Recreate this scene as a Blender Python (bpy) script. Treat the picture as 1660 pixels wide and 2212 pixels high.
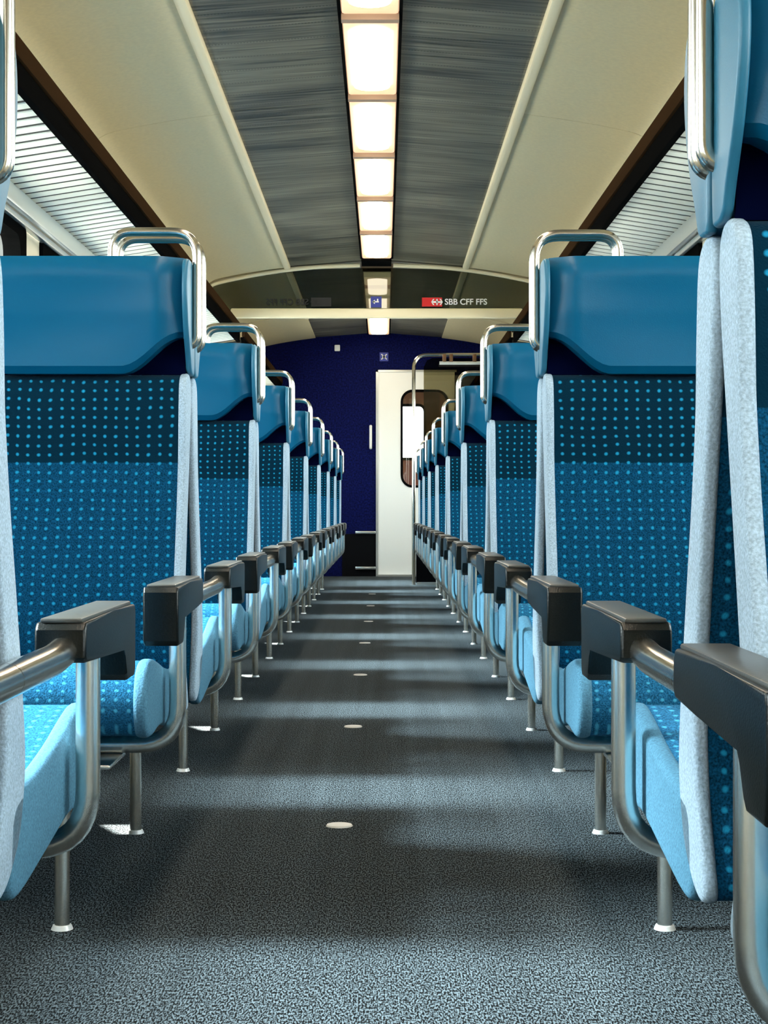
import bpy, bmesh, math, random
from mathutils import Vector, Matrix
random.seed(7)
for o in list(bpy.data.objects): bpy.data.objects.remove(o)
S = bpy.context.scene; COL = S.collection
PI = math.pi

# ------------------------------------------------------------ camera, light, exposure
EYE = 0.68
cd = bpy.data.cameras.new('camera'); cam = bpy.data.objects.new('camera', cd); COL.objects.link(cam)
cam.location = (0, 0, EYE); cam.rotation_euler = (PI/2, 0, 0)
cd.sensor_fit = 'HORIZONTAL'; cd.sensor_width = 36; cd.lens = 36*3600/1660
cd.shift_x = 1/1660; cd.shift_y = -6/1660; cd.clip_start = .05; cd.clip_end = 500
S.camera = cam
S.view_settings.view_transform = 'Standard'; S.view_settings.look = 'None'
S.view_settings.exposure = 0.4; S.view_settings.gamma = 1.0; S.view_settings.use_curve_mapping = False

w = bpy.data.worlds.new('sky'); S.world = w; w.use_nodes = True
bg = w.node_tree.nodes['Background']; bg.inputs[0].default_value = (.90, .97, 1, 1); bg.inputs[1].default_value = 9.0
sd = bpy.data.lights.new('sun', 'SUN'); sun = bpy.data.objects.new('sun', sd); COL.objects.link(sun)
sd.energy = 65; sd.angle = math.radians(.6); sd.color = (1, .96, .9)
sun.rotation_euler = Vector((.63, -1.22, -1.22)).to_track_quat('-Z', 'Y').to_euler(); sun.location = (-6, 8, 6)

hd_ = bpy.data.lights.new('soft_sun_fill', 'SUN'); hz = bpy.data.objects.new('soft_sun_fill', hd_); COL.objects.link(hz)
hd_.energy = 22; hd_.angle = math.radians(16); hd_.color = (.80, .93, 1)     # second soft sun, added to throw light bands across the floor
hz.rotation_euler = Vector((.74, -.02, -.62)).to_track_quat('-Z', 'Y').to_euler(); hz.location = (-6, 4, 6)

# ------------------------------------------------------------ materials
def nm(name):
    m = bpy.data.materials.new(name); m.use_nodes = True
    return m, m.node_tree, m.node_tree.nodes['Principled BSDF']
def plain(name, col, rough=.5, metal=0, bump=0, bscale=300, var=.0, spec=.5):
    m, t, b = nm(name)
    b.inputs['Base Color'].default_value = (*col, 1); b.inputs['Roughness'].default_value = rough
    b.inputs['Metallic'].default_value = metal; b.inputs['Specular IOR Level'].default_value = spec
    if bump or var:
        tc = t.nodes.new('ShaderNodeTexCoord'); n = t.nodes.new('ShaderNodeTexNoise'); n.inputs['Scale'].default_value = bscale
        n.inputs['Detail'].default_value = 3
        t.links.new(tc.outputs['Object'], n.inputs['Vector'])
        if bump:
            bp = t.nodes.new('ShaderNodeBump'); bp.inputs['Strength'].default_value = bump; bp.inputs['Distance'].default_value = .002
            t.links.new(n.outputs['Fac'], bp.inputs['Height']); t.links.new(bp.outputs['Normal'], b.inputs['Normal'])
        if var:
            r = t.nodes.new('ShaderNodeValToRGB')
            r.color_ramp.elements[0].position = .3; r.color_ramp.elements[1].position = .7
            r.color_ramp.elements[0].color = (*[c*(1-var) for c in col], 1); r.color_ramp.elements[1].color = (*[min(1, c*(1+var)) for c in col], 1)
            t.links.new(n.outputs['Fac'], r.inputs['Fac']); t.links.new(r.outputs['Color'], b.inputs['Base Color'])
    return m
def emis(name, col, s):
    m, t, b = nm(name); b.inputs['Base Color'].default_value = (*col, 1)
    b.inputs['Emission Color'].default_value = (*col, 1); b.inputs['Emission Strength'].default_value = s
    return m
def mth(t, op, a, b=None, c=None):
    n = t.nodes.new('ShaderNodeMath'); n.operation = op
    for i, v in enumerate((a, b, c)):
        if v is None: continue
        if hasattr(v, 'links') or hasattr(v, 'is_linked'): t.links.new(v, n.inputs[i])
        else: n.inputs[i].default_value = v
    return n.outputs[0]
def dotted(name, base, base2, dot, split=None, ysign=0):
    """dark blue plush with rows of small woven cyan dots; above 'split' the weave is the darker head band"""
    m, t, b = nm(name)
    tc = t.nodes.new('ShaderNodeTexCoord'); sp = t.nodes.new('ShaderNodeSeparateXYZ'); t.links.new(tc.outputs['Object'], sp.inputs[0])
    X, Y, Z = sp.outputs
    v = Z if ysign == 0 else mth(t, 'SUBTRACT', Z, mth(t, 'MULTIPLY', mth(t, 'ABSOLUTE', Y), 1.0))
    nz = t.nodes.new('ShaderNodeTexNoise'); nz.inputs['Scale'].default_value = 14; t.links.new(tc.outputs['Object'], nz.inputs['Vector'])
    wob = mth(t, 'MULTIPLY', mth(t, 'SUBTRACT', nz.outputs['Fac'], .5), .012)
    u = mth(t, 'DIVIDE', mth(t, 'ADD', X, wob), .0205)
    vv = mth(t, 'DIVIDE', mth(t, 'ADD', v, wob), .0172)
    fu = mth(t, 'SUBTRACT', mth(t, 'FRACT', u), .5); fv = mth(t, 'SUBTRACT', mth(t, 'FRACT', vv), .5)
    d = mth(t, 'SQRT', mth(t, 'ADD', mth(t, 'POWER', fu, 2), mth(t, 'MULTIPLY', mth(t, 'POWER', fv, 2), .8)))
    fac = t.nodes.new('ShaderNodeMapRange'); fac.inputs['From Min'].default_value = .08; fac.inputs['From Max'].default_value = .20
    fac.inputs['To Min'].default_value = 1; fac.inputs['To Max'].default_value = 0; t.links.new(d, fac.inputs['Value'])
    n2 = t.nodes.new('ShaderNodeTexNoise'); n2.inputs['Scale'].default_value = 420; t.links.new(tc.outputs['Object'], n2.inputs['Vector'])
    rb = t.nodes.new('ShaderNodeValToRGB'); rb.color_ramp.elements[0].position = .3; rb.color_ramp.elements[1].position = .75
    rb.color_ramp.elements[0].color = (*[c*.5 for c in base], 1); rb.color_ramp.elements[1].color = (*[c*2.1+.004 for c in base], 1)
    t.links.new(n2.outputs['Fac'], rb.inputs['Fac'])
    ground = rb.outputs['Color']
    if split is not None:
        mx = t.nodes.new('ShaderNodeMixRGB'); mx.blend_type = 'MIX'
        t.links.new(mth(t, 'GREATER_THAN', Z, split), mx.inputs[0]); t.links.new(ground, mx.inputs[1]); mx.inputs[2].default_value = (*base2, 1)
        ground = mx.outputs[0]
    mx = t.nodes.new('ShaderNodeMixRGB'); t.links.new(fac.outputs[0], mx.inputs[0]); t.links.new(ground, mx.inputs[1]); mx.inputs[2].default_value = (*dot, 1)
    t.links.new(mx.outputs[0], b.inputs['Base Color'])
    b.inputs['Roughness'].default_value = .9; b.inputs['Specular IOR Level'].default_value = .04
    b.inputs['Sheen Weight'].default_value = .04; b.inputs['Sheen Roughness'].default_value = .5; b.inputs['Sheen Tint'].default_value = (.5, .75, 1, 1)
    bp = t.nodes.new('ShaderNodeBump'); bp.inputs['Strength'].default_value = .5; bp.inputs['Distance'].default_value = .002
    t.links.new(n2.outputs['Fac'], bp.inputs['Height']); t.links.new(bp.outputs['Normal'], b.inputs['Normal'])
    return m
M = {}
M['back'] = dotted('seat_plush', (.0005, .036, .082), (.0005, .017, .034), (.012, .24, .42), split=.767)
M['cushion'] = dotted('cushion_plush', (.012, .10, .20), (0, 0, 0), (.07, .40, .62), ysign=1)
M['side'] = plain('pale_side_plush', (.36, .46, .55), .9, bump=.5, bscale=350, var=.25, spec=.2)
M['cside'] = plain('cushion_side_plush', (.085, .22, .32), .9, bump=.5, bscale=350, var=.25, spec=.2)
M['vinyl'] = plain('blue_vinyl', (.0004, .085, .175), .34, bump=.10, bscale=500, spec=.22)
M['vinylpale'] = plain('blue_vinyl_edge', (.02, .14, .23), .4, bump=.10, bscale=500)
M['navy'] = plain('recess_shade', (.001, .002, .014), .9, spec=0)  # deep shade of the headrest recess put into the colour
M['steel'] = plain('satin_steel', (.92, .90, .84), .27, 1)
M['hsteel'] = plain('polished_steel', (.66, .61, .53), .2, 1)
M['arm'] = plain('armrest_plastic', (.004, .005, .0045), .30, spec=.35, bump=.2, bscale=420, var=.3)
M['zinc'] = plain('bright_zinc', (.92, .92, .90), .35, .2)
M['padtop'] = plain('grey_pad_top', (.075, .073, .065), .32, spec=.6, bump=.15)  # top plate, paler grey than the armrest body
M['chrome'] = plain('chrome', (.9, .88, .86), .12, 1)
M['cream'] = plain('cream_panel', (.80, .68, .42), .42, bump=.03, bscale=60, var=.05)
M['creamtrim'] = plain('cream_trim', (.95, .84, .58), .35)
M['wall'] = plain('cream_wall', (.62, .56, .42), .6)
M['blackrub'] = plain('black_rubber', (.004, .004, .004), .6, spec=.0)
M['brown'] = plain('dark_brown_profile', (.030, .016, .008), .65, spec=.0)
M['slat'] = plain('white_slat', (.88, .88, .78), .5)
M['slatgap'] = plain('rack_tray', (.03, .03, .026), .8)
M['white'] = plain('white_paint', (.85, .86, .84), .4)
M['doorw'] = plain('door_cream', (.97, .97, .93), .4)
M['black'] = plain('black_paint', (.002, .002, .003), .5, spec=.1)
M['alu'] = plain('aluminium', (.75, .76, .74), .3, .9)
M['sunspot'] = plain('sun_spot_white', (.95, .93, .9), .25, 0)
M['red'] = plain('red_print', (.75, .008, .012), .5)
M['signw'] = plain('white_print', (.9, .9, .9), .5)
M['signb'] = plain('blue_print', (.01, .03, .30), .5)
M['signd'] = plain('dark_print', (.006, .006, .006), .5)
M['wood'] = plain('brown_panel', (.22, .10, .04), .5, var=.2, bscale=8)
M['pink'] = plain('pinkish_panel', (.42, .20, .17), .6)
M['bcream'] = plain('cream_render', (.75, .68, .52), .8)
M['bdark'] = plain('dark_facade', (.03, .028, .022), .8)
M['ground'] = plain('track_gravel', (.20, .19, .17), .9, var=.3, bscale=3)
M['lamp_cover'] = emis('lamp_cover', (1, .62, .38), .50)
M['lamp_lens'] = emis('lamp_lens', (1, .87, .68), 14.0)
M['fill_vest'] = emis('vestibule_fill', (1, .85, .65), 12)
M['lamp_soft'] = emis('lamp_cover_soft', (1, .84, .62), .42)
M['divider'] = plain('lamp_divider', (.35, .24, .17), .5)
# navy wall
m, t, b = nm('navy_wall'); M['navywall'] = m
tc = t.nodes.new('ShaderNodeTexCoord'); n = t.nodes.new('ShaderNodeTexNoise'); n.inputs['Scale'].default_value = 60; n.inputs['Detail'].default_value = 4
t.links.new(tc.outputs['Object'], n.inputs['Vector']); r = t.nodes.new('ShaderNodeValToRGB')
r.color_ramp.elements[0].position = .35; r.color_ramp.elements[1].position = .7
r.color_ramp.elements[0].color = (.002, .003, .028, 1); r.color_ramp.elements[1].color = (.005, .009, .095, 1)
t.links.new(n.outputs['Fac'], r.inputs['Fac']); t.links.new(r.outputs['Color'], b.inputs['Base Color']); b.inputs['Roughness'].default_value = .7; b.inputs['Specular IOR Level'].default_value = .05
# dark ceiling sheet: brushed across, rows of perforation
m, t, b = nm('brushed_ceiling_sheet'); M['sheet'] = m
tc = t.nodes.new('ShaderNodeTexCoord'); mp = t.nodes.new('ShaderNodeMapping'); mp.inputs['Scale'].default_value = (1.6, 34, 1)
t.links.new(tc.outputs['Object'], mp.inputs['Vector']); n = t.nodes.new('ShaderNodeTexNoise'); n.inputs['Scale'].default_value = 1.3; n.inputs['Detail'].default_value = 6
t.links.new(mp.outputs[0], n.inputs['Vector'])
mp2 = t.nodes.new('ShaderNodeMapping'); mp2.inputs['Scale'].default_value = (.8, 2.2, 1); t.links.new(tc.outputs['Object'], mp2.inputs['Vector'])
n2 = t.nodes.new('ShaderNodeTexNoise'); n2.inputs['Scale'].default_value = 1.2; t.links.new(mp2.outputs[0], n2.inputs['Vector'])
f = mth(t, 'ADD', mth(t, 'MULTIPLY', n.outputs['Fac'], .55), mth(t, 'MULTIPLY', n2.outputs['Fac'], .45))
r = t.nodes.new('ShaderNodeValToRGB'); r.color_ramp.elements[0].position = .36; r.color_ramp.elements[1].position = .66
r.color_ramp.elements[0].color = (.016, .018, .015, 1); r.color_ramp.elements[1].color = (.30, .28, .21, 1)
t.links.new(f, r.inputs['Fac'])
sp = t.nodes.new('ShaderNodeSeparateXYZ'); t.links.new(tc.outputs['Object'], sp.inputs[0])
row = mth(t, 'LESS_THAN', mth(t, 'FRACT', mth(t, 'DIVIDE', sp.outputs[1], .19)), .05)
hole = mth(t, 'LESS_THAN', mth(t, 'FRACT', mth(t, 'DIVIDE', sp.outputs[0], .012)), .55)
mx = t.nodes.new('ShaderNodeMixRGB'); t.links.new(mth(t, 'MULTIPLY', mth(t, 'MULTIPLY', row, hole), .6), mx.inputs[0]); t.links.new(r.outputs['Color'], mx.inputs[1]); mx.inputs[2].default_value = (.004, .004, .004, 1)
t.links.new(mx.outputs[0], b.inputs['Base Color'])
b.inputs['Metallic'].default_value = .35; b.inputs['Roughness'].default_value = .42
bp = t.nodes.new('ShaderNodeBump'); bp.inputs['Strength'].default_value = .15; bp.inputs['Distance'].default_value = .01
t.links.new(n.outputs['Fac'], bp.inputs['Height']); t.links.new(bp.outputs['Normal'], b.inputs['Normal'])
# carpet: fine loops in ribs along the aisle, darker in long random streaks
m, t, b = nm('ribbed_carpet'); M['carpet'] = m
tc = t.nodes.new('ShaderNodeTexCoord')
mp = t.nodes.new('ShaderNodeMapping'); mp.inputs['Scale'].default_value = (1, .28, 1); t.links.new(tc.outputs['Object'], mp.inputs['Vector'])
n = t.nodes.new('ShaderNodeTexNoise'); n.inputs['Scale'].default_value = 400; n.inputs['Detail'].default_value = 2; t.links.new(mp.outputs[0], n.inputs['Vector'])
r = t.nodes.new('ShaderNodeValToRGB'); r.color_ramp.elements[0].position = .44; r.color_ramp.elements[1].position = .62
r.color_ramp.elements[0].color = (.0005, .0008, .001, 1); r.color_ramp.elements[1].color = (.15, .185, .205, 1)
t.links.new(n.outputs['Fac'], r.inputs['Fac'])
mp3 = t.nodes.new('ShaderNodeMapping'); mp3.inputs['Scale'].default_value = (22, .35, 1); t.links.new(tc.outputs['Object'], mp3.inputs['Vector'])
n3 = t.nodes.new('ShaderNodeTexNoise'); n3.inputs['Scale'].default_value = 1; n3.inputs['Detail'].default_value = 2; t.links.new(mp3.outputs[0], n3.inputs['Vector'])
mx = t.nodes.new('ShaderNodeMixRGB'); mx.blend_type = 'MULTIPLY'; mx.inputs[0].default_value = .55
t.links.new(r.outputs['Color'], mx.inputs[1]); t.links.new(n3.outputs['Color'], mx.inputs[2])
g = t.nodes.new('ShaderNodeMixRGB'); g.blend_type = 'MIX'
n4 = t.nodes.new('ShaderNodeTexNoise'); n4.inputs['Scale'].default_value = 1.6; t.links.new(tc.outputs['Object'], n4.inputs['Vector'])
bw = t.nodes.new('ShaderNodeRGBToBW'); t.links.new(n3.outputs['Color'], bw.inputs[0])
mul = t.nodes.new('ShaderNodeMixRGB'); mul.blend_type = 'MULTIPLY'; mul.inputs[0].default_value = 1
rr = t.nodes.new('ShaderNodeValToRGB'); rr.color_ramp.elements[0].position = .25; rr.color_ramp.elements[1].position = .75
rr.color_ramp.elements[0].color = (.62, .62, .62, 1); rr.color_ramp.elements[1].color = (1.0, 1.0, 1.0, 1); t.links.new(bw.outputs[0], rr.inputs['Fac'])
t.links.new(r.outputs['Color'], mul.inputs[1]); t.links.new(rr.outputs['Color'], mul.inputs[2])
t.links.new(mul.outputs[0], b.inputs['Base Color']); b.inputs['Roughness'].default_value = .9; b.inputs['Specular IOR Level'].default_value = .08
bp = t.nodes.new('ShaderNodeBump'); bp.inputs['Strength'].default_value = .7; bp.inputs['Distance'].default_value = .004
t.links.new(n.outputs['Fac'], bp.inputs['Height']); t.links.new(bp.outputs['Normal'], b.inputs['Normal'])
def glassmat(name, tint, refl=.06):
    m = bpy.data.materials.new(name); m.use_nodes = True; t = m.node_tree; t.nodes.clear()
    o = t.nodes.new('ShaderNodeOutputMaterial'); mx = t.nodes.new('ShaderNodeMixShader'); tr = t.nodes.new('ShaderNodeBsdfTransparent'); gl = t.nodes.new('ShaderNodeBsdfGlossy')
    tr.inputs[0].default_value = (*tint, 1); gl.inputs['Roughness'].default_value = .02; mx.inputs[0].default_value = refl
    t.links.new(tr.outputs[0], mx.inputs[1]); t.links.new(gl.outputs[0], mx.inputs[2]); t.links.new(mx.outputs[0], o.inputs[0]); return m
M['glass'] = glassmat('clear_glass', (.93, .96, .95), .05)
M['tint'] = glassmat('smoked_glass', (.33, .34, .28), .05)
M['tint2'] = glassmat('bronze_glass', (.48, .45, .33), .05)

# ------------------------------------------------------------ mesh helpers
def link(name, bm, mat, parent=None, smooth=False, angle=35):
    bmesh.ops.recalc_face_normals(bm, faces=bm.faces[:])
    me = bpy.data.meshes.new(name); bm.to_mesh(me); bm.free()
    me.materials.append(mat)
    if smooth:
        me.polygons.foreach_set('use_smooth', [True]*len(me.polygons))
        me.set_sharp_from_angle(angle=math.radians(angle))
    o = bpy.data.objects.new(name, me); COL.objects.link(o)
    if parent is not None: o.parent = parent
    return o
def tag(o, label=None, cat=None, group=None, kind=None):
    if label: o['label'] = label
    if cat: o['category'] = cat
    if group: o['group'] = group
    if kind: o['kind'] = kind
    return o
def empty(name, loc=(0, 0, 0)):
    o = bpy.data.objects.new(name, None); o.empty_display_size = .1; COL.objects.link(o); o.location = loc; return o
def box(bm, x0, x1, y0, y1, z0, z1, bev=0, seg=2):
    v = [bm.verts.new(p) for p in ((x0,y0,z0),(x1,y0,z0),(x1,y1,z0),(x0,y1,z0),(x0,y0,z1),(x1,y0,z1),(x1,y1,z1),(x0,y1,z1))]
    fs = [bm.faces.new([v[i] for i in q]) for q in ((0,3,2,1),(4,5,6,7),(0,1,5,4),(1,2,6,5),(2,3,7,6),(3,0,4,7))]
    if bev:
        es = set(e for f in fs for e in f.edges)
        bmesh.ops.bevel(bm, geom=list(es), offset=bev, segments=seg, profile=.5, affect='EDGES')
    return bm
def boxobj(name, dims, mat, parent=None, bev=0):
    bm = bmesh.new(); box(bm, *dims, bev=bev); return link(name, bm, mat, parent, smooth=bev > 0)
def catmull(pts, n=6, closed=True):
    out = []; N = len(pts)
    rng = range(N) if closed else range(N-1)
    for i in rng:
        if closed: p0, p1, p2, p3 = pts[i-1], pts[i], pts[(i+1) % N], pts[(i+2) % N]
        else: p0, p1, p2, p3 = pts[max(i-1, 0)], pts[i], pts[i+1], pts[min(i+2, N-1)]
        for k in range(n):
            t = k/n
            out.append(tuple(.5*((2*b)+(-a+c)*t+(2*a-5*b+4*c-d)*t*t+(-a+3*b-3*c+d)*t**3) for a, b, c, d in zip(p0, p1, p2, p3)))
    if not closed: out.append(tuple(pts[-1]))
    return out
def extrude_yz(bm, prof, x0, x1, bev=0, seg=3, nx=1):
    """prof: list of (y,z); swept along x"""
    rings = []
    for k in range(nx+1):
        x = x0+(x1-x0)*k/nx
        rings.append([bm.verts.new((x, y, z)) for y, z in prof])
    n = len(prof)
    for a, b in zip(rings, rings[1:]):
        for i in range(n): bm.faces.new((a[i], a[(i+1) % n], b[(i+1) % n], b[i]))
    c0 = bm.faces.new(rings[0]); c1 = bm.faces.new(rings[-1])
    if bev:
        es = [e for f in (c0, c1) for e in f.edges]
        bmesh.ops.bevel(bm, geom=es, offset=bev, segments=seg, profile=.5, affect='EDGES')
    return bm
def pillowed(bm, prof, x0, x1, r, cy, cz):
    """profile swept along x with ends rounded over (each end ring shrinks towards the profile)"""
    n = len(prof); N = []
    for i in range(n):
        a = prof[i-1]; c = prof[(i+1) % n]; ty, tz = c[0]-a[0], c[1]-a[1]; L = math.hypot(ty, tz) or 1; N.append((tz/L, -ty/L))
    area = sum(prof[i-1][0]*prof[i][1]-prof[i][0]*prof[i-1][1] for i in range(n))
    s = 1 if area > 0 else -1
    def ring(x, ins): return [bm.verts.new((x, y-s*ny*ins, z-s*nz*ins)) for (y, z), (ny, nz) in zip(prof, N)]
    K = 4; rings = []
    for k in range(K+1):
        a = PI/2*k/K; rings.append(ring(x0+r-r*math.cos(a), r*(1-math.sin(a))))
    rr = []
    for k in range(K+1):
        a = PI/2*k/K; rr.append(ring(x1-r+r*math.cos(a), r*(1-math.sin(a))))
    rings = rings+rr[::-1]
    for a, b in zip(rings, rings[1:]):
        for i in range(n): bm.faces.new((a[i], a[(i+1) % n], b[(i+1) % n], b[i]))
    bm.faces.new(rings[0]); bm.faces.new(rings[-1])
    return bm
def tube(bm, pts, r, seg=14, bend=0, bseg=6):
    P = [Vector(p) for p in pts]
    if bend:
        Q = [P[0]]
        for i in range(1, len(P)-1):
            a, b, c = P[i-1], P[i], P[i+1]; u = (a-b).normalized(); v = (c-b).normalized()
            d = min(bend, (a-b).length*.49, (c-b).length*.49)
            s, e = b+u*d, b+v*d
            for k in range(bseg+1):
                q = k/bseg; Q.append(s*(1-q)**2+b*2*q*(1-q)+e*q*q)
        Q.append(P[-1]); P = Q
    rings = []; up = None
    for i, p in enumerate(P):
        tdir = (P[min(i+1, len(P)-1)]-P[max(i-1, 0)]).normalized()
        if up is None:
            up = Vector((0, 0, 1)) if abs(tdir.z) < .9 else Vector((1, 0, 0))
        up = (up-tdir*up.dot(tdir)).normalized(); sd = tdir.cross(up)
        rings.append([bm.verts.new(p+(up*math.cos(2*PI*k/seg)+sd*math.sin(2*PI*k/seg))*r) for k in range(seg)])
    for a, b in zip(rings, rings[1:]):
        for i in range(seg): bm.faces.new((a[i], a[(i+1) % seg], b[(i+1) % seg], b[i]))
    bm.faces.new(rings[0]); bm.faces.new(rings[-1])
    return bm
def disc(bm, x, y, z0, z1, r, r2=None, seg=20):
    r2 = r if r2 is None else r2
    a = [bm.verts.new((x+r*math.cos(2*PI*k/seg), y+r*math.sin(2*PI*k/seg), z0)) for k in range(seg)]
    b = [bm.verts.new((x+r2*math.cos(2*PI*k/seg), y+r2*math.sin(2*PI*k/seg), z1)) for k in range(seg)]
    for i in range(seg): bm.faces.new((a[i], a[(i+1) % seg], b[(i+1) % seg], b[i]))
    bm.faces.new(a); bm.faces.new(b)
def rrect(w, h, r, n=6):
    out = []
    for cx, cy, a0 in ((w/2-r, h/2-r, 0), (-w/2+r, h/2-r, PI/2), (-w/2+r, -h/2+r, PI), (w/2-r, -h/2+r, 1.5*PI)):
        for k in range(n+1): a = a0+PI/2*k/n; out.append((cx+r*math.cos(a), cy+r*math.sin(a)))
    return out
def flip(bm, sx, sy):
    for v in bm.verts: v.co.x *= sx; v.co.y *= sy
    return bm

# ------------------------------------------------------------ setting
CX = -.05; WL, WR = -1.35, 1.25; YB, YE = -3.0, 16.9; P = 1.63
pairY = lambda k: 3.22+P*k if k >= 0 else 1.53+P*(k+1)
o = boxobj('floor', (WL-.05, WR+.05, YB, 19.4, -.06, 0), M['carpet']); tag(o, kind='structure')
# side walls with window openings (one per bay; pillars stand at each pair of seats)
SILL, HEAD = .80, 1.73
wins = [(pairY(k)+.05, pairY(k)+P-.25) for k in range(-3, 8)]
wins = [(a, b) for a, b in wins if b < YE-.3]
def side_wall(name, x0, x1):
    bm = bmesh.new()
    box(bm, x0, x1, YB, YE, -.05, SILL); box(bm, x0, x1, YB, YE, HEAD, 2.6)
    ys = [YB]+[v for w_ in wins for v in w_]+[YE]
    for a, b in zip(ys[::2], ys[1::2]): box(bm, x0, x1, a, b, SILL, HEAD)
    return tag(link(name, bm, M['wall']), kind='structure')
side_wall('wall_left', WL-.06, WL); side_wall('wall_right', WR, WR+.06)
n = 0
for s, X in ((-1, WL), (1, WR)):
    for a, b in wins:
        n += 1
        e = empty('window_%d' % n, (X+s*.03, (a+b)/2, (SILL+HEAD)/2)); tag(e, kind='structure')
        hw, hh = (b-a)/2, (HEAD-SILL)/2
        bm = bmesh.new(); outer = rrect(2*hw, 2*hh, .03); inner = rrect(2*hw-.20, 2*hh-.09, .07)
        for x0, x1 in ((-s*.045, s*.02),):
            O0 = [bm.verts.new((x0, p, q)) for p, q in outer]; I0 = [bm.verts.new((x0, p, q)) for p, q in inner]
            O1 = [bm.verts.new((x1, p, q)) for p, q in outer]; I1 = [bm.verts.new((x1, p, q)) for p, q in inner]
            L = len(outer)
            for i in range(L):
                j = (i+1) % L
                bm.faces.new((O0[i], O0[j], I0[j], I0[i])); bm.faces.new((O1[i], O1[j], I1[j], I1[i]))
                bm.faces.new((O0[i], O0[j], O1[j], O1[i])); bm.faces.new((I0[i], I0[j], I1[j], I1[i]))
        link('window_frame', bm, M['blackrub'], e)
        boxobj('pane', (-.003, .003, -hw+.02, hw-.02, -hh+.02, hh-.02), M['glass'], e)
# blind box above the windows
for i, (s, X) in enumerate(((1, WL), (-1, WR))):
    bm = bmesh.new(); xa, xb = sorted((X, X+s*.05)); box(bm, xa, xb, YB, 12, 1.755, 1.83, bev=.012)
    xa, xb = sorted((X, X+s*.03)); box(bm, xa, xb, YB, 12, 1.725, 1.75, bev=.006)
    tag(link('trim_%d' % (i+1), bm, M['alu'], smooth=True), kind='structure')
# ceiling: shallow peak of dark sheet in the middle, cream side panels that curve down to the racks
Tz = lambda t: EYE+t
bm = bmesh.new()
secs = [(YB, 2.6), (2.605, 7.3), (7.305, 11.95), (12.0, YE)]
prof = [(-.66, Tz(1.742)), (-.105, Tz(1.785)), (.105, Tz(1.785)), (.66, Tz(1.742))]
for a, b_ in secs[:]:
    pr = [(CX+x, z) for x, z in prof]; pr2 = [(x, z+.03) for x, z in pr[::-1]]
    vs = [[bm.verts.new((x, y, z)) for x, z in pr+pr2] for y in (a, b_)]
    L = len(pr+pr2)
    for i in range(L): bm.faces.new((vs[0][i], vs[0][(i+1) % L], vs[1][(i+1) % L], vs[1][i]))
    bm.faces.new(vs[0]); bm.faces.new(vs[1])
ceil = tag(link('ceiling', bm, M['sheet']), kind='structure')
for s in (-1, 1):
    cp = catmull([(.64, 1.735), (.86, 1.705), (1.08, 1.665), (1.19, 1.63), (1.28, 1.54), (1.335, 1.38), (1.35, 1.15)], 5, closed=False)
    for k, (a, b_) in enumerate(secs):
        bm = bmesh.new(); pr = [(CX+s*x, Tz(z)) for x, z in cp]; pr2 = [(x, z+.03) for x, z in pr[::-1]]; pr = pr+pr2; L = len(pr)
        if k == 3: a, b_ = 12.0, 14.75
        vs = [[bm.verts.new((x, y, z)) for x, z in pr] for y in (a, b_)]
        for i in range(L): bm.faces.new((vs[0][i], vs[0][(i+1) % L], vs[1][(i+1) % L], vs[1][i]))
        bm.faces.new(vs[0]); bm.faces.new(vs[1])
        link('ceiling_panel', bm, M['cream'], ceil, smooth=True)
    # last cream panel with a rounded inner end, before the end wall
    bm = bmesh.new(); pr = [(CX+s*x, Tz(z)) for x, z in cp]; pr2 = [(x, z+.03) for x, z in pr[::-1]]; pr = pr+pr2; L = len(pr)
    vs = [[bm.verts.new((x, y, z)) for x, z in pr] for y in (14.8, YE-.01)]
    for i in range(L): bm.faces.new((vs[0][i], vs[0][(i+1) % L], vs[1][(i+1) % L], vs[1][i]))
    bm.faces.new(vs[0]); bm.faces.new(vs[1]); link('ceiling_panel', bm, M['cream'], ceil, smooth=True)
# bright profile strips where sheet and cream panel meet
i = 3
for s in (-1, 1):
    for a, b_ in ((YB, 11.9), (12.05, 15.0)):
        bm = bmesh.new(); xa, xb = sorted((CX+s*.615, CX+s*.662)); box(bm, xa, xb, a, b_, Tz(1.708), Tz(1.748), bev=.014)
        tag(link('trim_%d' % i, bm, M['creamtrim'], smooth=True), kind='structure'); i += 1
# end wall with door opening
DX0, DX1, DH = -.055, .72, 2.07
bm = bmesh.new()
box(bm, WL, DX0, YE, YE+.06, 0, 2.6); box(bm, DX1, WR, YE, YE+.06, 0, 2.6); box(bm, DX0, DX1, YE, YE+.06, DH, 2.6)
tag(link('wall_far', bm, M['navywall']), kind='structure')
tag(boxobj('wall_near', (WL, WR, YB-.06, YB, 0, 2.6), M['cream']), kind='structure')
# roof over everything
tag(boxobj('trim_%d' % i, (WL-.06, WR+.06, YB, 19.4, 2.6, 2.65), M['wall']), kind='structure'); i += 1
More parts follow.
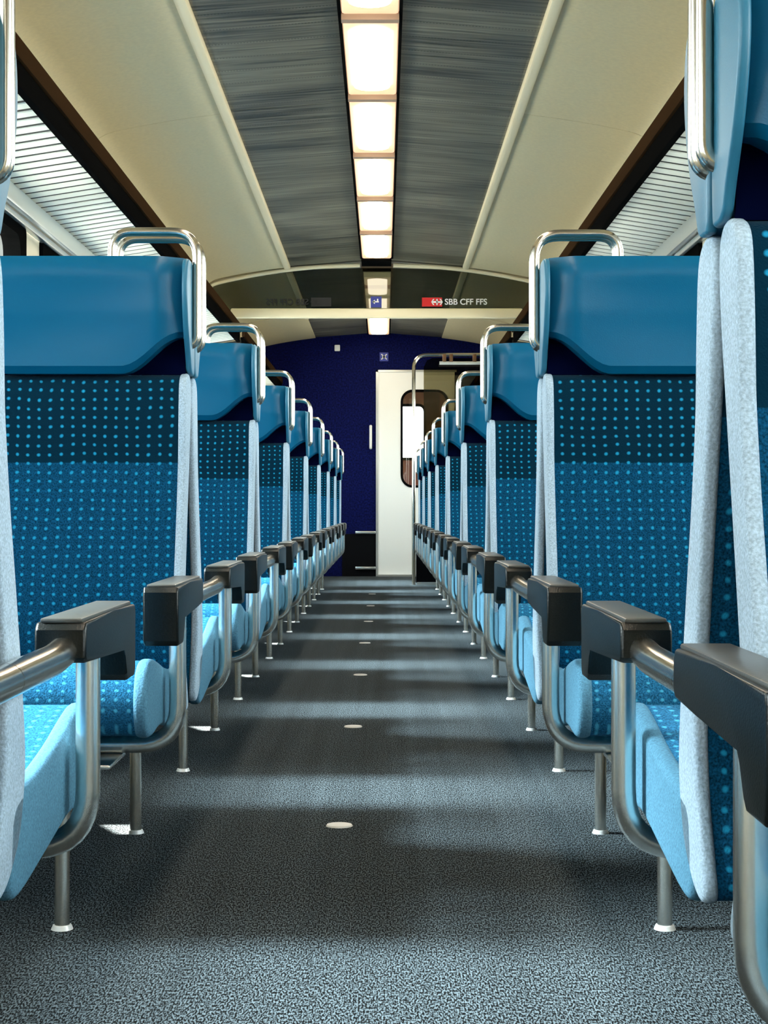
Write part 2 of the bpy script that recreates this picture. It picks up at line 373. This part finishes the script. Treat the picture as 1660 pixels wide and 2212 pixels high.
# door with rounded window
d = empty('door_1', (DX0, YE-.02, 0)); tag(d, kind='structure')
def holed(bm, x0, x1, z0, z1, hx, hz, hw, hh, r, y0, y1):
    inner = [(hx+p, hz+q) for p, q in rrect(hw, hh, r, 7)]; L = len(inner)
    def proj(p, q):
        dx, dz = p-hx, q-hz; k = 1e9
        if dx > 1e-9: k = min(k, (x1-hx)/dx)
        if dx < -1e-9: k = min(k, (x0-hx)/dx)
        if dz > 1e-9: k = min(k, (z1-hz)/dz)
        if dz < -1e-9: k = min(k, (z0-hz)/dz)
        return hx+dx*k, hz+dz*k
    outer = [proj(p, q) for p, q in inner]
    def snap(lst):
        for cx, cz in ((x0, z0), (x0, z1), (x1, z0), (x1, z1)):
            j = min(range(L), key=lambda k: (lst[k][0]-cx)**2+(lst[k][1]-cz)**2); lst[j] = (cx, cz)
        return lst
    outer = snap(outer)
    R = [[bm.verts.new((p, y, q)) for p, q in l] for l in (outer, inner) for y in (y0, y1)]
    for k in range(L):
        j = (k+1) % L
        bm.faces.new((R[0][k], R[0][j], R[2][j], R[2][k])); bm.faces.new((R[1][k], R[1][j], R[3][j], R[3][k]))
        bm.faces.new((R[0][k], R[0][j], R[1][j], R[1][k])); bm.faces.new((R[2][k], R[2][j], R[3][j], R[3][k]))
def gasket(name, w_, h_, r, th, y0, y1, mat, parent, cx, cz):
    bm = bmesh.new(); A = [(cx+p, cz+q) for p, q in rrect(w_+th, h_+th, r+th/2, 7)]; B = [(cx+p, cz+q) for p, q in rrect(w_-th, h_-th, r-th/2, 7)]; L = len(A)
    R = [[bm.verts.new((p, y, q)) for p, q in l] for l in (A, B) for y in (y0, y1)]
    for k in range(L):
        j = (k+1) % L
        bm.faces.new((R[0][k], R[0][j], R[2][j], R[2][k])); bm.faces.new((R[1][k], R[1][j], R[3][j], R[3][k]))
        bm.faces.new((R[0][k], R[0][j], R[1][j], R[1][k])); bm.faces.new((R[2][k], R[2][j], R[3][j], R[3][k]))
    return link(name, bm, mat, parent)
bm = bmesh.new(); holed(bm, 0, DX1-DX0, .012, DH, .47, 1.395, .46, .97, .11, 0, .035)
link('door_leaf', bm, M['doorw'], d)
gasket('door_gasket', .46, .97, .11, .024, -.008, .04, M['blackrub'], d, .47, 1.395)
boxobj('pane', (.25, .69, .012, .018, .92, 1.87), M['glass'], d)
bm = bmesh.new(); box(bm, -.022, 0, -.012, .03, 0, DH+.02); box(bm, -.022, DX1-DX0+.02, -.012, .03, DH, DH+.02); link('door_frame', bm, M['alu'], d)
boxobj('door_sill', (0, DX1-DX0, -.05, .03, 0, .02), M['alu'], d)
bm = bmesh.new(); tube(bm, [(-.075, .0, 1.30), (-.075, -.045, 1.30), (-.075, -.045, 1.52), (-.075, .0, 1.52)], .014, bend=.03); link('door_handle', bm, M['white'], d, smooth=True)
# vestibule behind the door
bm = bmesh.new(); box(bm, -.5, -.44, 16.97, 19.3, 0, 2.5); box(bm, 1.2, 1.25, 16.97, 19.3, 0, 2.5); box(bm, .62, 1.2, 18.3, 18.36, 0, 2.5)
tag(link('wall_vestibule', bm, M['wood']), kind='structure')
d2 = empty('door_2', (-.44, 19.2, 0)); tag(d2, kind='structure')
bm = bmesh.new(); holed(bm, 0, 1.66, 0, 2.5, .705, 1.57, .42, .62, .07, 0, .05); link('door_leaf', bm, M['wood'], d2)
gasket('door_gasket', .42, .62, .07, .03, -.01, .05, M['blackrub'], d2, .705, 1.57)
vl = empty('ceiling_light', (.2, 17.6, 2.42)); tag(vl, 'unseen light added to brighten the vestibule behind the end door', 'ceiling light'); boxobj('diffuser', (-.3, .3, -.25, .25, 0, .04), M['fill_vest'], vl); boxobj('housing', (-.32, .32, -.27, .27, .04, .06), M['white'], vl)  # glowing panel added out of view to light the vestibule
tag(boxobj('trim_%d' % i, (-.5, 1.25, 16.97, 19.3, 2.49, 2.55), M['white']), kind='structure'); i += 1
boxobj('pane', (.49, .92, .02, .026, 1.25, 1.89), M['glass'], d2)
boxobj('lower_panel', (.42, 1.0, -.02, -.005, .6, 1.24), M['pink'], d2)

# step irons low on the navy wall
for z, lab in ((.445, 'upper'), (.085, 'lower')):
    bm = bmesh.new(); box(bm, -.285, -.08, YE-.05, YE-.001, z-.014, z+.014, bev=.006)
    tag(link('kick_bar', bm, M['alu'], smooth=True), '%s of two short metal bars low on the navy end wall left of the door' % lab, 'bar')
tag(boxobj('trim_%d' % i, (-.42, -.078, YE-.012, YE-.0005, 0, .43), M['black']), kind='structure'); i += 1

# ------------------------------------------------------------ luggage racks
def rack(s, X, y0, y1, label):
    e = empty('luggage_rack', (X, y0, 1.84)); tag(e, label, 'luggage rack')
    L = y1-y0; sg = -s            # inward direction
    bm = bmesh.new(); k = 0
    y = .0
    while y < L-.08:              # ribs of the underside
        pts = [(0, y, -.003), (sg*.31, y, .046)]
        vs = []
        for (x, yy, z) in pts:
            for dy, dz in ((0, .003), (.003, 0), (.059, 0), (.062, .003), (.062, .006), (0, .006)): vs.append(bm.verts.new((x, yy+dy, z+dz)))
        for i_ in range(6): bm.faces.new((vs[i_], vs[(i_+1) % 6], vs[6+(i_+1) % 6], vs[6+i_]))
        bm.faces.new(vs[:6]); bm.faces.new(vs[6:])
        y += .0945
    link('slatted_shelf', bm, M['slat'], e)
    bm = bmesh.new(); v = [bm.verts.new(q) for q in ((0, 0, .001), (sg*.31, 0, .050), (sg*.31, L, .050), (0, L, .001), (0, 0, .030), (sg*.31, 0, .079), (sg*.31, L, .079), (0, L, .030))]
    for q in ((0, 1, 2, 3), (4, 5, 6, 7), (0, 1, 5, 4), (1, 2, 6, 5), (2, 3, 7, 6), (3, 0, 4, 7)): bm.faces.new([v[j] for j in q])
    link('tray', bm, M['slatgap'], e)
    xa, xb = sorted((sg*.30, sg*.325)); bm = bmesh.new(); box(bm, xa, xb, 0, L, .030, .100, bev=.004); link('front_rail', bm, M['blackrub'], e, smooth=True)
    xa, xb = sorted((sg*.312, sg*.335)); bm = bmesh.new(); box(bm, xa, xb, 0, L, .100, .162, bev=.008); link('rail_cap', bm, M['brown'], e, smooth=True)
    return e
rack(-1, WL, YB, 11.9, 'long left luggage rack with white slatted underside over the windows')
rack(1, WR, YB, 11.9, 'long right luggage rack with white slatted underside over the windows')
rack(-1, WL, 12.2, 16.8, 'short left luggage rack beyond the glass screen')
rack(1, WR, 12.2, 16.8, 'short right luggage rack beyond the glass screen')

# ------------------------------------------------------------ ceiling lights
LZ = Tz(1.738); LW = .102
def light(y0, y1, kind, label, group):
    e = empty('ceiling_light', (CX+.003, y0, LZ)); L = y1-y0
    tag(e, label, 'ceiling light', group)
    bm = bmesh.new()
    for s in (-1, 1): box(bm, *sorted((s*LW, s*(LW+.012))), 0, L, 0, .035)
    link('housing', bm, M['blackrub'] if kind == 'lit' else M['divider'], e)
    cov = M['lamp_cover'] if kind == 'lit' else M['lamp_soft']
    bm = bmesh.new(); box(bm, -LW, LW, .012, L-.012, 0, .03, bev=.012); link('diffuser', bm, cov, e, smooth=True)
    bm = bmesh.new(); box(bm, -LW, LW, -.022, .022, -.020, .03); link('divider', bm, M['divider'], e)
    if kind == 'lit':
        bm = bmesh.new(); pr = [(p, L/2+q) for p, q in rrect(2*LW-.05, L-.25, .072, 8)]
        a = [bm.verts.new((p*.94, L/2+(q-L/2)*.98, -.012)) for p, q in pr]; c = [bm.verts.new((p, q, .004)) for p, q in pr]
        for k in range(len(a)): bm.faces.new((a[k], a[(k+1) % len(a)], c[(k+1) % len(a)], c[k]))
        bm.faces.new(a); link('lens', bm, M['lamp_lens'], e)
    return e
ORD = ['first', 'second', 'third', 'fourth', 'fifth', 'sixth', 'seventh', 'eighth']
ys = [-.97+1.14*k for k in range(12)]
vis = 0
for k in range(11):
    if ys[k+1] > 11.9: break
    if ys[k+1] > 5.6:
        lab = '%s lit warm white light panel counted from the top edge of the photo' % ORD[vis]; vis += 1
    else: lab = 'lit warm white light panel of the aisle strip above the camera, out of view'
    light(ys[k], ys[k+1], 'lit', lab, 'ceiling light panels over the aisle')
light(12.05, 12.95, 'off', 'dimmer cream ceiling light cover just beyond the dark gap in the strip', 'dim light covers')
light(12.98, 14.7, 'off', 'dimmer cream ceiling light cover behind the small blue sign', 'dim light covers')
light(14.75, 16.6, 'lit', 'lit ceiling light at the end wall, below the cross beam in view', None)
boxobj('end_cap', (CX-.105, CX+.105, 11.58, 11.86, LZ-.010, LZ+.02), M['blackrub']).name = 'light_end_cap'
tag(bpy.data.objects['light_end_cap'], 'black end cap closing the row of lit ceiling panels', 'cap')

# ------------------------------------------------------------ glass screen across the aisle with beam and signs
sc = empty('glass_screen', (CX, 12.0, 2.04)); tag(sc, 'smoked glass screen hanging across the car above a pale cross beam', 'glass screen')
bm = bmesh.new(); box(bm, -1.05, 1.05, -.03, .03, .015, .085, bev=.012); link('cross_beam', bm, M['creamtrim'], sc, smooth=True)
bm = bmesh.new()
topc = [(-1.03, 1.34), (-1.2, 1.5), (-1.21, 1.60), (-.9, 1.685), (-.64, 1.722), (-.105, 1.735), (.105, 1.735), (.64, 1.722), (.9, 1.685), (1.21, 1.60), (1.2, 1.5), (1.03, 1.34)]
lo = [(-1.03, 2.12-2.04), (1.03, 2.12-2.04)]
pr = [(x, Tz(z)-2.04) for x, z in topc]+lo[::-1]
A = [bm.verts.new((x, -.004, z)) for x, z in pr]; B = [bm.verts.new((x, .004, z)) for x, z in pr]; bm.faces.new(A); bm.faces.new(B)
for k in range(len(A)): bm.faces.new((A[k], A[(k+1) % len(A)], B[(k+1) % len(A)], B[k]))
link('pane', bm, M['tint'], sc)
bm = bmesh.new()
for s in (-1, 1): tube(bm, [(s*x, -.012, Tz(z)-2.04) for x, z in catmull([(.12, 1.755), (.4, 1.745), (.64, 1.722), (.9, 1.682), (1.15, 1.628), (1.21, 1.59)], 5, closed=False)], .016, 10)
link('top_profile', bm, M['creamtrim'], sc, smooth=True)
def text(body, size, x, y, z, mat, name, parent, mirror=False, off=.0):
    c = bpy.data.curves.new(name, 'FONT'); c.body = body; c.size = size; c.extrude = .001; c.offset = off; c.align_x = 'LEFT'; c.align_y = 'CENTER'
    to = bpy.data.objects.new(name+'_tmp', c); COL.objects.link(to)
    dg = bpy.context.evaluated_depsgraph_get(); me = bpy.data.meshes.new_from_object(to.evaluated_get(dg))
    bpy.data.objects.remove(to)
    o = bpy.data.objects.new(name, me); COL.objects.link(o); me.materials.clear(); me.materials.append(mat)
    R = Matrix.Rotation(PI/2, 4, 'X'); me.transform(R)
    if mirror: me.transform(Matrix.Scale(-1, 4, (1, 0, 0)))
    o.location = (x, y, z); o.parent = parent; return o
px = lambda x, Z: (x-829)*Z/3600
pz = lambda y, Z: EYE+(1100-y)*Z/3600
SY = 11.97
def logo(mat1, mat2, sgn, name, label, x0, xt):
    e = empty(name, (x0, SY, pz(652.5, SY))); tag(e, label, 'sign')
    boxobj('logo_field', (*sorted((0, sgn*.145)), -.002, .002, -.032, .032), mat1, e)
    bm = bmesh.new()
    c = sgn*.108; h = .0065
    box(bm, c-.034, c+.034, -.004, -.002, -h, h); box(bm, c-h*.8, c+h*.8, -.004, -.002, -.022, .022)
    for q in (-1, 1):
        for r_ in (-1, 1):
            a = [bm.verts.new((c+q*xx, -.004, r_*zz)) for xx, zz in ((.034, .0), (.018, .022), (.028, .022), (.042, .0))]; bm.faces.new(a)
    link('double_arrow', bm, mat2, e)
    text('SBB CFF FFS', .059, sgn*xt, 0, 0, mat2, 'lettering', e, mirror=sgn < 0, off=.0010)
    return e
logo(M['red'], M['signw'], 1, 'railway_sign', 'red and white SBB CFF FFS lettering on the right of the glass screen', px(912, SY), .163)
logo(M['signd'], M['signd'], -1, 'railway_sign', 'dark mirrored SBB CFF FFS lettering on the left of the glass screen', px(716, SY), .163)
def picto(name, label, x, y, z, s_, field, ink, style):
    e = empty(name, (x, y, z)); tag(e, label, 'sign')
    boxobj('sign_field', (-s_/2, s_/2, -.002, .002, -s_/2, s_/2), field, e, 0)
    bm = bmesh.new()
    if style == 'arrow':
        box(bm, -s_*.30, s_*.25, -.005, -.002, -s_*.05, s_*.07)
        a = [bm.verts.new((xx*s_, -.005, zz*s_)) for xx, zz in ((-.36, .0), (-.12, .20), (-.12, -.2))]; bm.faces.new(a)
        box(bm, s_*.08, s_*.2, -.005, -.002, s_*.05, s_*.28)
    else:
        for q in (-1, 1):
            a = [bm.verts.new((xx*s_, -.005, q*zz*s_)) for xx, zz in ((-.36, -.28), (-.26, -.34), (.36, .26), (.28, .34))]; bm.faces.new(a)
        box(bm, -s_*.2, s_*.2, -.005, -.002, -s_*.12, s_*.12)
    link('pictogram', bm, ink, e); return e
picto('direction_sign', 'small blue square sign with white arrow in front of the light strip', px(813, SY), SY-.02, pz(653, SY), .078, M['signb'], M['signw'], 'arrow')
picto('no_smoking_sign', 'small blue and white pictogram high on the navy end wall above the door', px(830, YE), YE-.01, pz(771, YE), .088, M['signb'], M['signw'], 'x')
bm = bmesh.new(); box(bm, -.028, .028, -.02, 0, -.032, .032, bev=.008); o = link('wall_switch', bm, M['white'], smooth=True); o.location = (px(729, YE), YE-.001, pz(752, YE)); tag(o, 'small white switch box high on the navy end wall', 'switch')

# ------------------------------------------------------------ seats
SW = .46
BACK = catmull([(.014, .905), (.030, .932), (.060, .934), (.086, .915), (.096, .86), (.100, .80), (.104, .765), (.122, .69), (.150, .60), (.176, .51), (.192, .44), (.189, .395), (.165, .345), (.120, .314), (.078, .303), (.062, .313), (.076, .345), (.100, .395), (.112, .45), (.110, .52), (.085, .62), (.052, .74), (.024, .84)], 4)
CUSH = catmull([(.150, .385), (.26, .392), (.38, .408), (.48, .428), (.545, .436), (.590, .424), (.612, .392), (.612, .355), (.590, .325), (.54, .318), (.44, .322), (.30, .304), (.17, .288), (.13, .30), (.125, .345)], 4)
HEADP = catmull([(.012, .945), (.030, .936), (.055, .940), (.072, .965), (.104, 1.01), (.126, 1.06), (.130, 1.105), (.116, 1.142), (.085, 1.150), (.035, 1.146), (.014, 1.12), (.010, 1.03)], 4)
def pad_bm(x0, w_):
    bm = bmesh.new(); NX, NZ = 36, 16
    fy = lambda z: .102+.024*min(1, max(0, (z-.93)/.12)) - .018*max(0, (z-1.115)/.035)**2
    G = []
    for i_ in range(NX+1):
        x = w_*i_/NX; e_ = min(x, w_-x)
        c = max(0, 1-e_/.115); zb = .934+.070*c*c*(3-2*c)
        col = []
        for j in range(NZ+1):
            z = zb+(1.153-zb)*j/NZ
            y = fy(z)+.004
            y -= .030*max(0, 1-e_/.042)                       # wing turns back beyond the crease
            q = (x/w_-.5)*2; y -= .020*max(0, 1-q*q*1.25)*math.sin(PI*min(1, max(0, (z-.94)/.21)))   # hollow of the pad
            y += -.012*(1 if j == 0 else 0)
            col.append(bm.verts.new((x0+x, y, z)))
        G.append(col)
    B = [[bm.verts.new((v.co.x, .03, v.co.z)) for v in (c[0], c[-1])] for c in G]
    for i_ in range(NX):
        for j in range(NZ): bm.faces.new((G[i_][j], G[i_+1][j], G[i_+1][j+1], G[i_][j+1]))
        bm.faces.new((G[i_][0], G[i_+1][0], B[i_+1][0], B[i_][0])); bm.faces.new((G[i_][NZ], G[i_+1][NZ], B[i_+1][1], B[i_][1])); bm.faces.new((B[i_][0], B[i_+1][0], B[i_+1][1], B[i_][1]))
    bm.faces.new(G[0]+[B[0][1], B[0][0]]); bm.faces.new(G[NX]+[B[NX][1], B[NX][0]])
    return bm
def scaled(prof, d):
    n_ = len(prof); out = []
    area = sum(prof[k-1][0]*prof[k][1]-prof[k][0]*prof[k-1][1] for k in range(n_)); s = 1 if area > 0 else -1
    for k in range(n_):
        a = prof[k-1]; c = prof[(k+1) % n_]; ty, tz = c[0]-a[0], c[1]-a[1]; L = math.hypot(ty, tz) or 1
        out.append((prof[k][0]+s*tz/L*d, prof[k][1]-s*ty/L*d))
    return out
ARM = [(.262, .550), (.262, .520), (.270, .514), (.36, .512), (.53, .510), (.540, .500), (.546, .474), (.556, .466), (.612, .466), (.620, .474), (.622, .550), (.616, .558), (.45, .560), (.27, .558)]
def make_seat(sx, sy, post=.42, arm_shift=0.0):
    """double bench: origin on the floor under the back, aisle edge at x=0, window side +x (times sx), sitter looks along +y (times sy)"""
    root = empty('train_seat')
    F = lambda bm: flip(bm, sx, sy)
    for w_i in range(2):
        x0 = w_i*(SW+.005)
        bm = bmesh.new(); extrude_yz(bm, BACK, x0+.016, x0+SW-.016, nx=2); bk = link('backrest', F(bm), M['back'], root, smooth=True)
        for xa in (x0+.002, x0+SW-.018):
            bm = bmesh.new(); pillowed(bm, scaled(BACK, .0025), xa, xa+.016, .006, 0, 0); link('side_panel', F(bm), M['side'], bk, smooth=True, angle=60)
        bm = bmesh.new(); extrude_yz(bm, CUSH, x0+.016, x0+SW-.016, nx=2); cu = link('cushion', F(bm), M['cushion'], root, smooth=True)
        for xa in (x0+.002, x0+SW-.026):
            bm = bmesh.new(); pillowed(bm, scaled(CUSH, .003), xa, xa+.024, .009, 0, 0); link('side_panel', F(bm), M['cside'], cu, smooth=True, angle=60)
        bm = bmesh.new(); extrude_yz(bm, [(.008, .945), (.04, .937), (.052, .945), (.056, 1.13), (.03, 1.148), (.010, 1.14)], x0+.004, x0+SW-.004)
        for xa in (x0-.004, x0+SW-.007): pillowed(bm, HEADP, xa, xa+.011, .004, 0, 0)
        hd = link('headrest', F(bm), M['vinylpale'], root, smooth=True)
        link('headrest_pad', F(pad_bm(x0+.008, SW-.016)), M['vinyl'], hd, smooth=True, angle=28)
        bm = bmesh.new(); box(bm, x0+.008, x0+SW-.008, .054, .060, .935, 1.02); link('recess_shade_panel', F(bm), M['navy'], hd)  # dark insert that paints the shade below the pad corners
    # grab loop at the aisle corner of the headrest
    bm = bmesh.new(); xl = -.012; hy = .042 if sx < 0 else .018
    tube(bm, [(.03, hy, .992), (xl, hy, .992), (xl, hy, 1.209), (.150, hy, 1.209), (.150, hy, 1.13)], .0085, 12, bend=.05, bseg=8)
    link('grab_handle', F(bm), M['hsteel'], root, smooth=True, angle=60)
    # armrest and its rear tube
    bm = bmesh.new(); extrude_yz(bm, [(y+arm_shift, z) for y, z in ARM], -.048, .008, bev=.004, seg=3); ar = link('armrest', F(bm), M['arm'], root, smooth=True)
    bm = bmesh.new(); box(bm, -.043, .003, .268+arm_shift, .612+arm_shift, .557, .5625, bev=.0025); tp = link('top_pad', F(bm), M['padtop'], ar, smooth=True); tp['label'] = 'pale grey top of the armrest'
    bm = bmesh.new(); tube(bm, [(-.022, .001, .522), (-.022, .21+arm_shift, .522), (-.022, .32+arm_shift, .530)], .0165, 14); link('armrest_tube', F(bm), M['hsteel'], ar, smooth=True, angle=60)
    # post that bends under the cushion
    bm = bmesh.new(); tube(bm, [(-.022, post, .53), (-.022, post, .285), (.115, post, .285)], .0145, 16, bend=.10, bseg=8); link('arm_post', F(bm), M['steel'], root, smooth=True, angle=60)
    bm = bmesh.new(); box(bm, .125, .185, .02, .56, .262, .285, bev=.004); box(bm, .70, .76, .02, .56, .262, .285, bev=.004); box(bm, .12, .93, .12, .16, .255, .29, bev=.004)
    link('seat_frame', F(bm), M['black'], root, smooth=True)
    ly = .52 if sy < 0 else .28
    bm = bmesh.new(); box(bm, .07, .19, min(ly, post)-.03, max(ly, post)+.03, .262, .270, bev=.003); link('bracket', F(bm), M['steel'], root, smooth=True)
    for lx in (.153, .73):
        bm = bmesh.new(); tube(bm, [(lx, ly, 0), (lx, ly, .27)], .0125, 14); lg = link('leg', F(bm), M['steel'], root, smooth=True, angle=60)
        bm = bmesh.new(); disc(bm, lx, ly, 0, .007, .018, .015); link('foot_cap', F(bm), M['zinc'], lg, smooth=True)
    return root
def copy_tree(o, parent=None):
    c = o.copy(); COL.objects.link(c); c.parent = parent
    for ch in list(o.children): copy_tree(ch, c)
    return c
EDGE = {-1: -.368, 1: .303}
FR = ['nearest', 'second', 'third', 'fourth', 'fifth', 'sixth', 'seventh', 'farthest']
ROWN = ['nearest', 'second', 'third', 'fourth', 'fifth', 'sixth', 'seventh', 'eighth', 'farthest']
for s in (-1, 1):
    side = 'left' if s < 0 else 'right'
    for f_ in (-1, 1):
        proto = None
        for k in range(-1, 8):
            if k == 7 and f_ == 1: continue
            if s == 1 and k == -1 and f_ == -1:
                r_ = make_seat(1, -1, post=.26, arm_shift=-.20)
            elif proto is None:
                proto = r_ = make_seat(s, f_)
            else: r_ = copy_tree(proto)
            y = pairY(k) if k >= 0 else 1.53
            r_.location = (EDGE[s], y, 0)
            face = 'facing the camera' if f_ < 0 else 'facing away from the camera'
            if k == -1:
                lab = 'blue train seat cut by the %s edge of the photo, %s' % (side, face)
            elif f_ < 0:
                lab = '%s blue train seat in the %s row whose full dotted front faces the camera' % (FR[k], side)
            else:
                lab = 'blue seat facing away in the %s row, back to back with %s seat facing camera' % (side, FR[k])
            tag(r_, lab, 'train seat', 'train seats along the %s side of the aisle' % side)

# ------------------------------------------------------------ partition at the end of the right row
GY = 15.0
g = empty('glass_partition', (.272, GY, 0)); tag(g, 'bronze glass partition with bent steel frame behind the last right seat', 'partition')
bm = bmesh.new(); tube(bm, [(0, 0, 0), (0, 0, 2.07), (.95, 0, 2.07)], .016, 14, bend=.13, bseg=10); link('tube_frame', bm, M['hsteel'], g, smooth=True, angle=60)
bm = bmesh.new(); prp = [(.09, .30), (.93, .30), (.93, 2.04), (.17, 2.04), (.12, 2.02), (.09, 1.96)]
A = [bm.verts.new((x, -.004, z)) for x, z in prp]; B = [bm.verts.new((x, .004, z)) for x, z in prp]; bm.faces.new(A); bm.faces.new(B)
for q in range(len(A)): bm.faces.new((A[q], A[(q+1) % len(A)], B[(q+1) % len(A)], B[q]))
link('pane', bm, M['tint2'], g)
boxobj('lower_panel', (.02, .95, -.012, .012, .02, .50), M['black'], g)
boxobj('floor_strip', (.03, .95, -.02, .02, 0, .025), M['alu'], g)
e = empty('coat_rail', (.50, GY-.12, 1.985)); tag(e, 'short white rail with brown hooks hanging before the bronze glass partition', 'coat rail')
bm = bmesh.new(); tube(bm, [(0, 0, 0), (.38, 0, 0)], .015, 12); link('rail', bm, M['white'], e, smooth=True, angle=60)
for x in (.03, .09, .30):
    bm = bmesh.new(); box(bm, x, x+.03, -.01, .10, .0, .08, bev=.004); link('hook', bm, M['wood'], e, smooth=True)

# ------------------------------------------------------------ sun spots down the aisle, painted as pale discs on the carpet
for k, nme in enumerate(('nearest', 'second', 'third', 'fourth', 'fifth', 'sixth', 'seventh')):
    bm = bmesh.new(); disc(bm, 0, 0, 0, .003, .029, .027, seg=28); o = link('sun_spot_disc', bm, M['sunspot'], smooth=True)
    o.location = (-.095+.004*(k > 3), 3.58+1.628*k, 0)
    tag(o, '%s small painted sun spot on the dark carpet along the aisle' % nme, 'sun spot disc', 'pale spots along the aisle floor')

# ------------------------------------------------------------ outside
tag(boxobj('track_bed', (-60, 60, -40, 120, -1.1, -1.0), M['ground']), 'gravel track bed outside the train windows', 'ground', kind='stuff')
b_ = empty('station_building', (-12, 44, -1)); tag(b_, 'dark station building outside beyond the left windows', 'building')
boxobj('facade', (-3, 0, -6, 22, 0, 12), M['bdark'], b_); boxobj('cornice', (0, .5, -6, 22, 8.0, 8.3), M['wood'], b_)
boxobj('canopy', (0, .8, -6, 16, 11.2, 11.6), M['bdark'], b_)
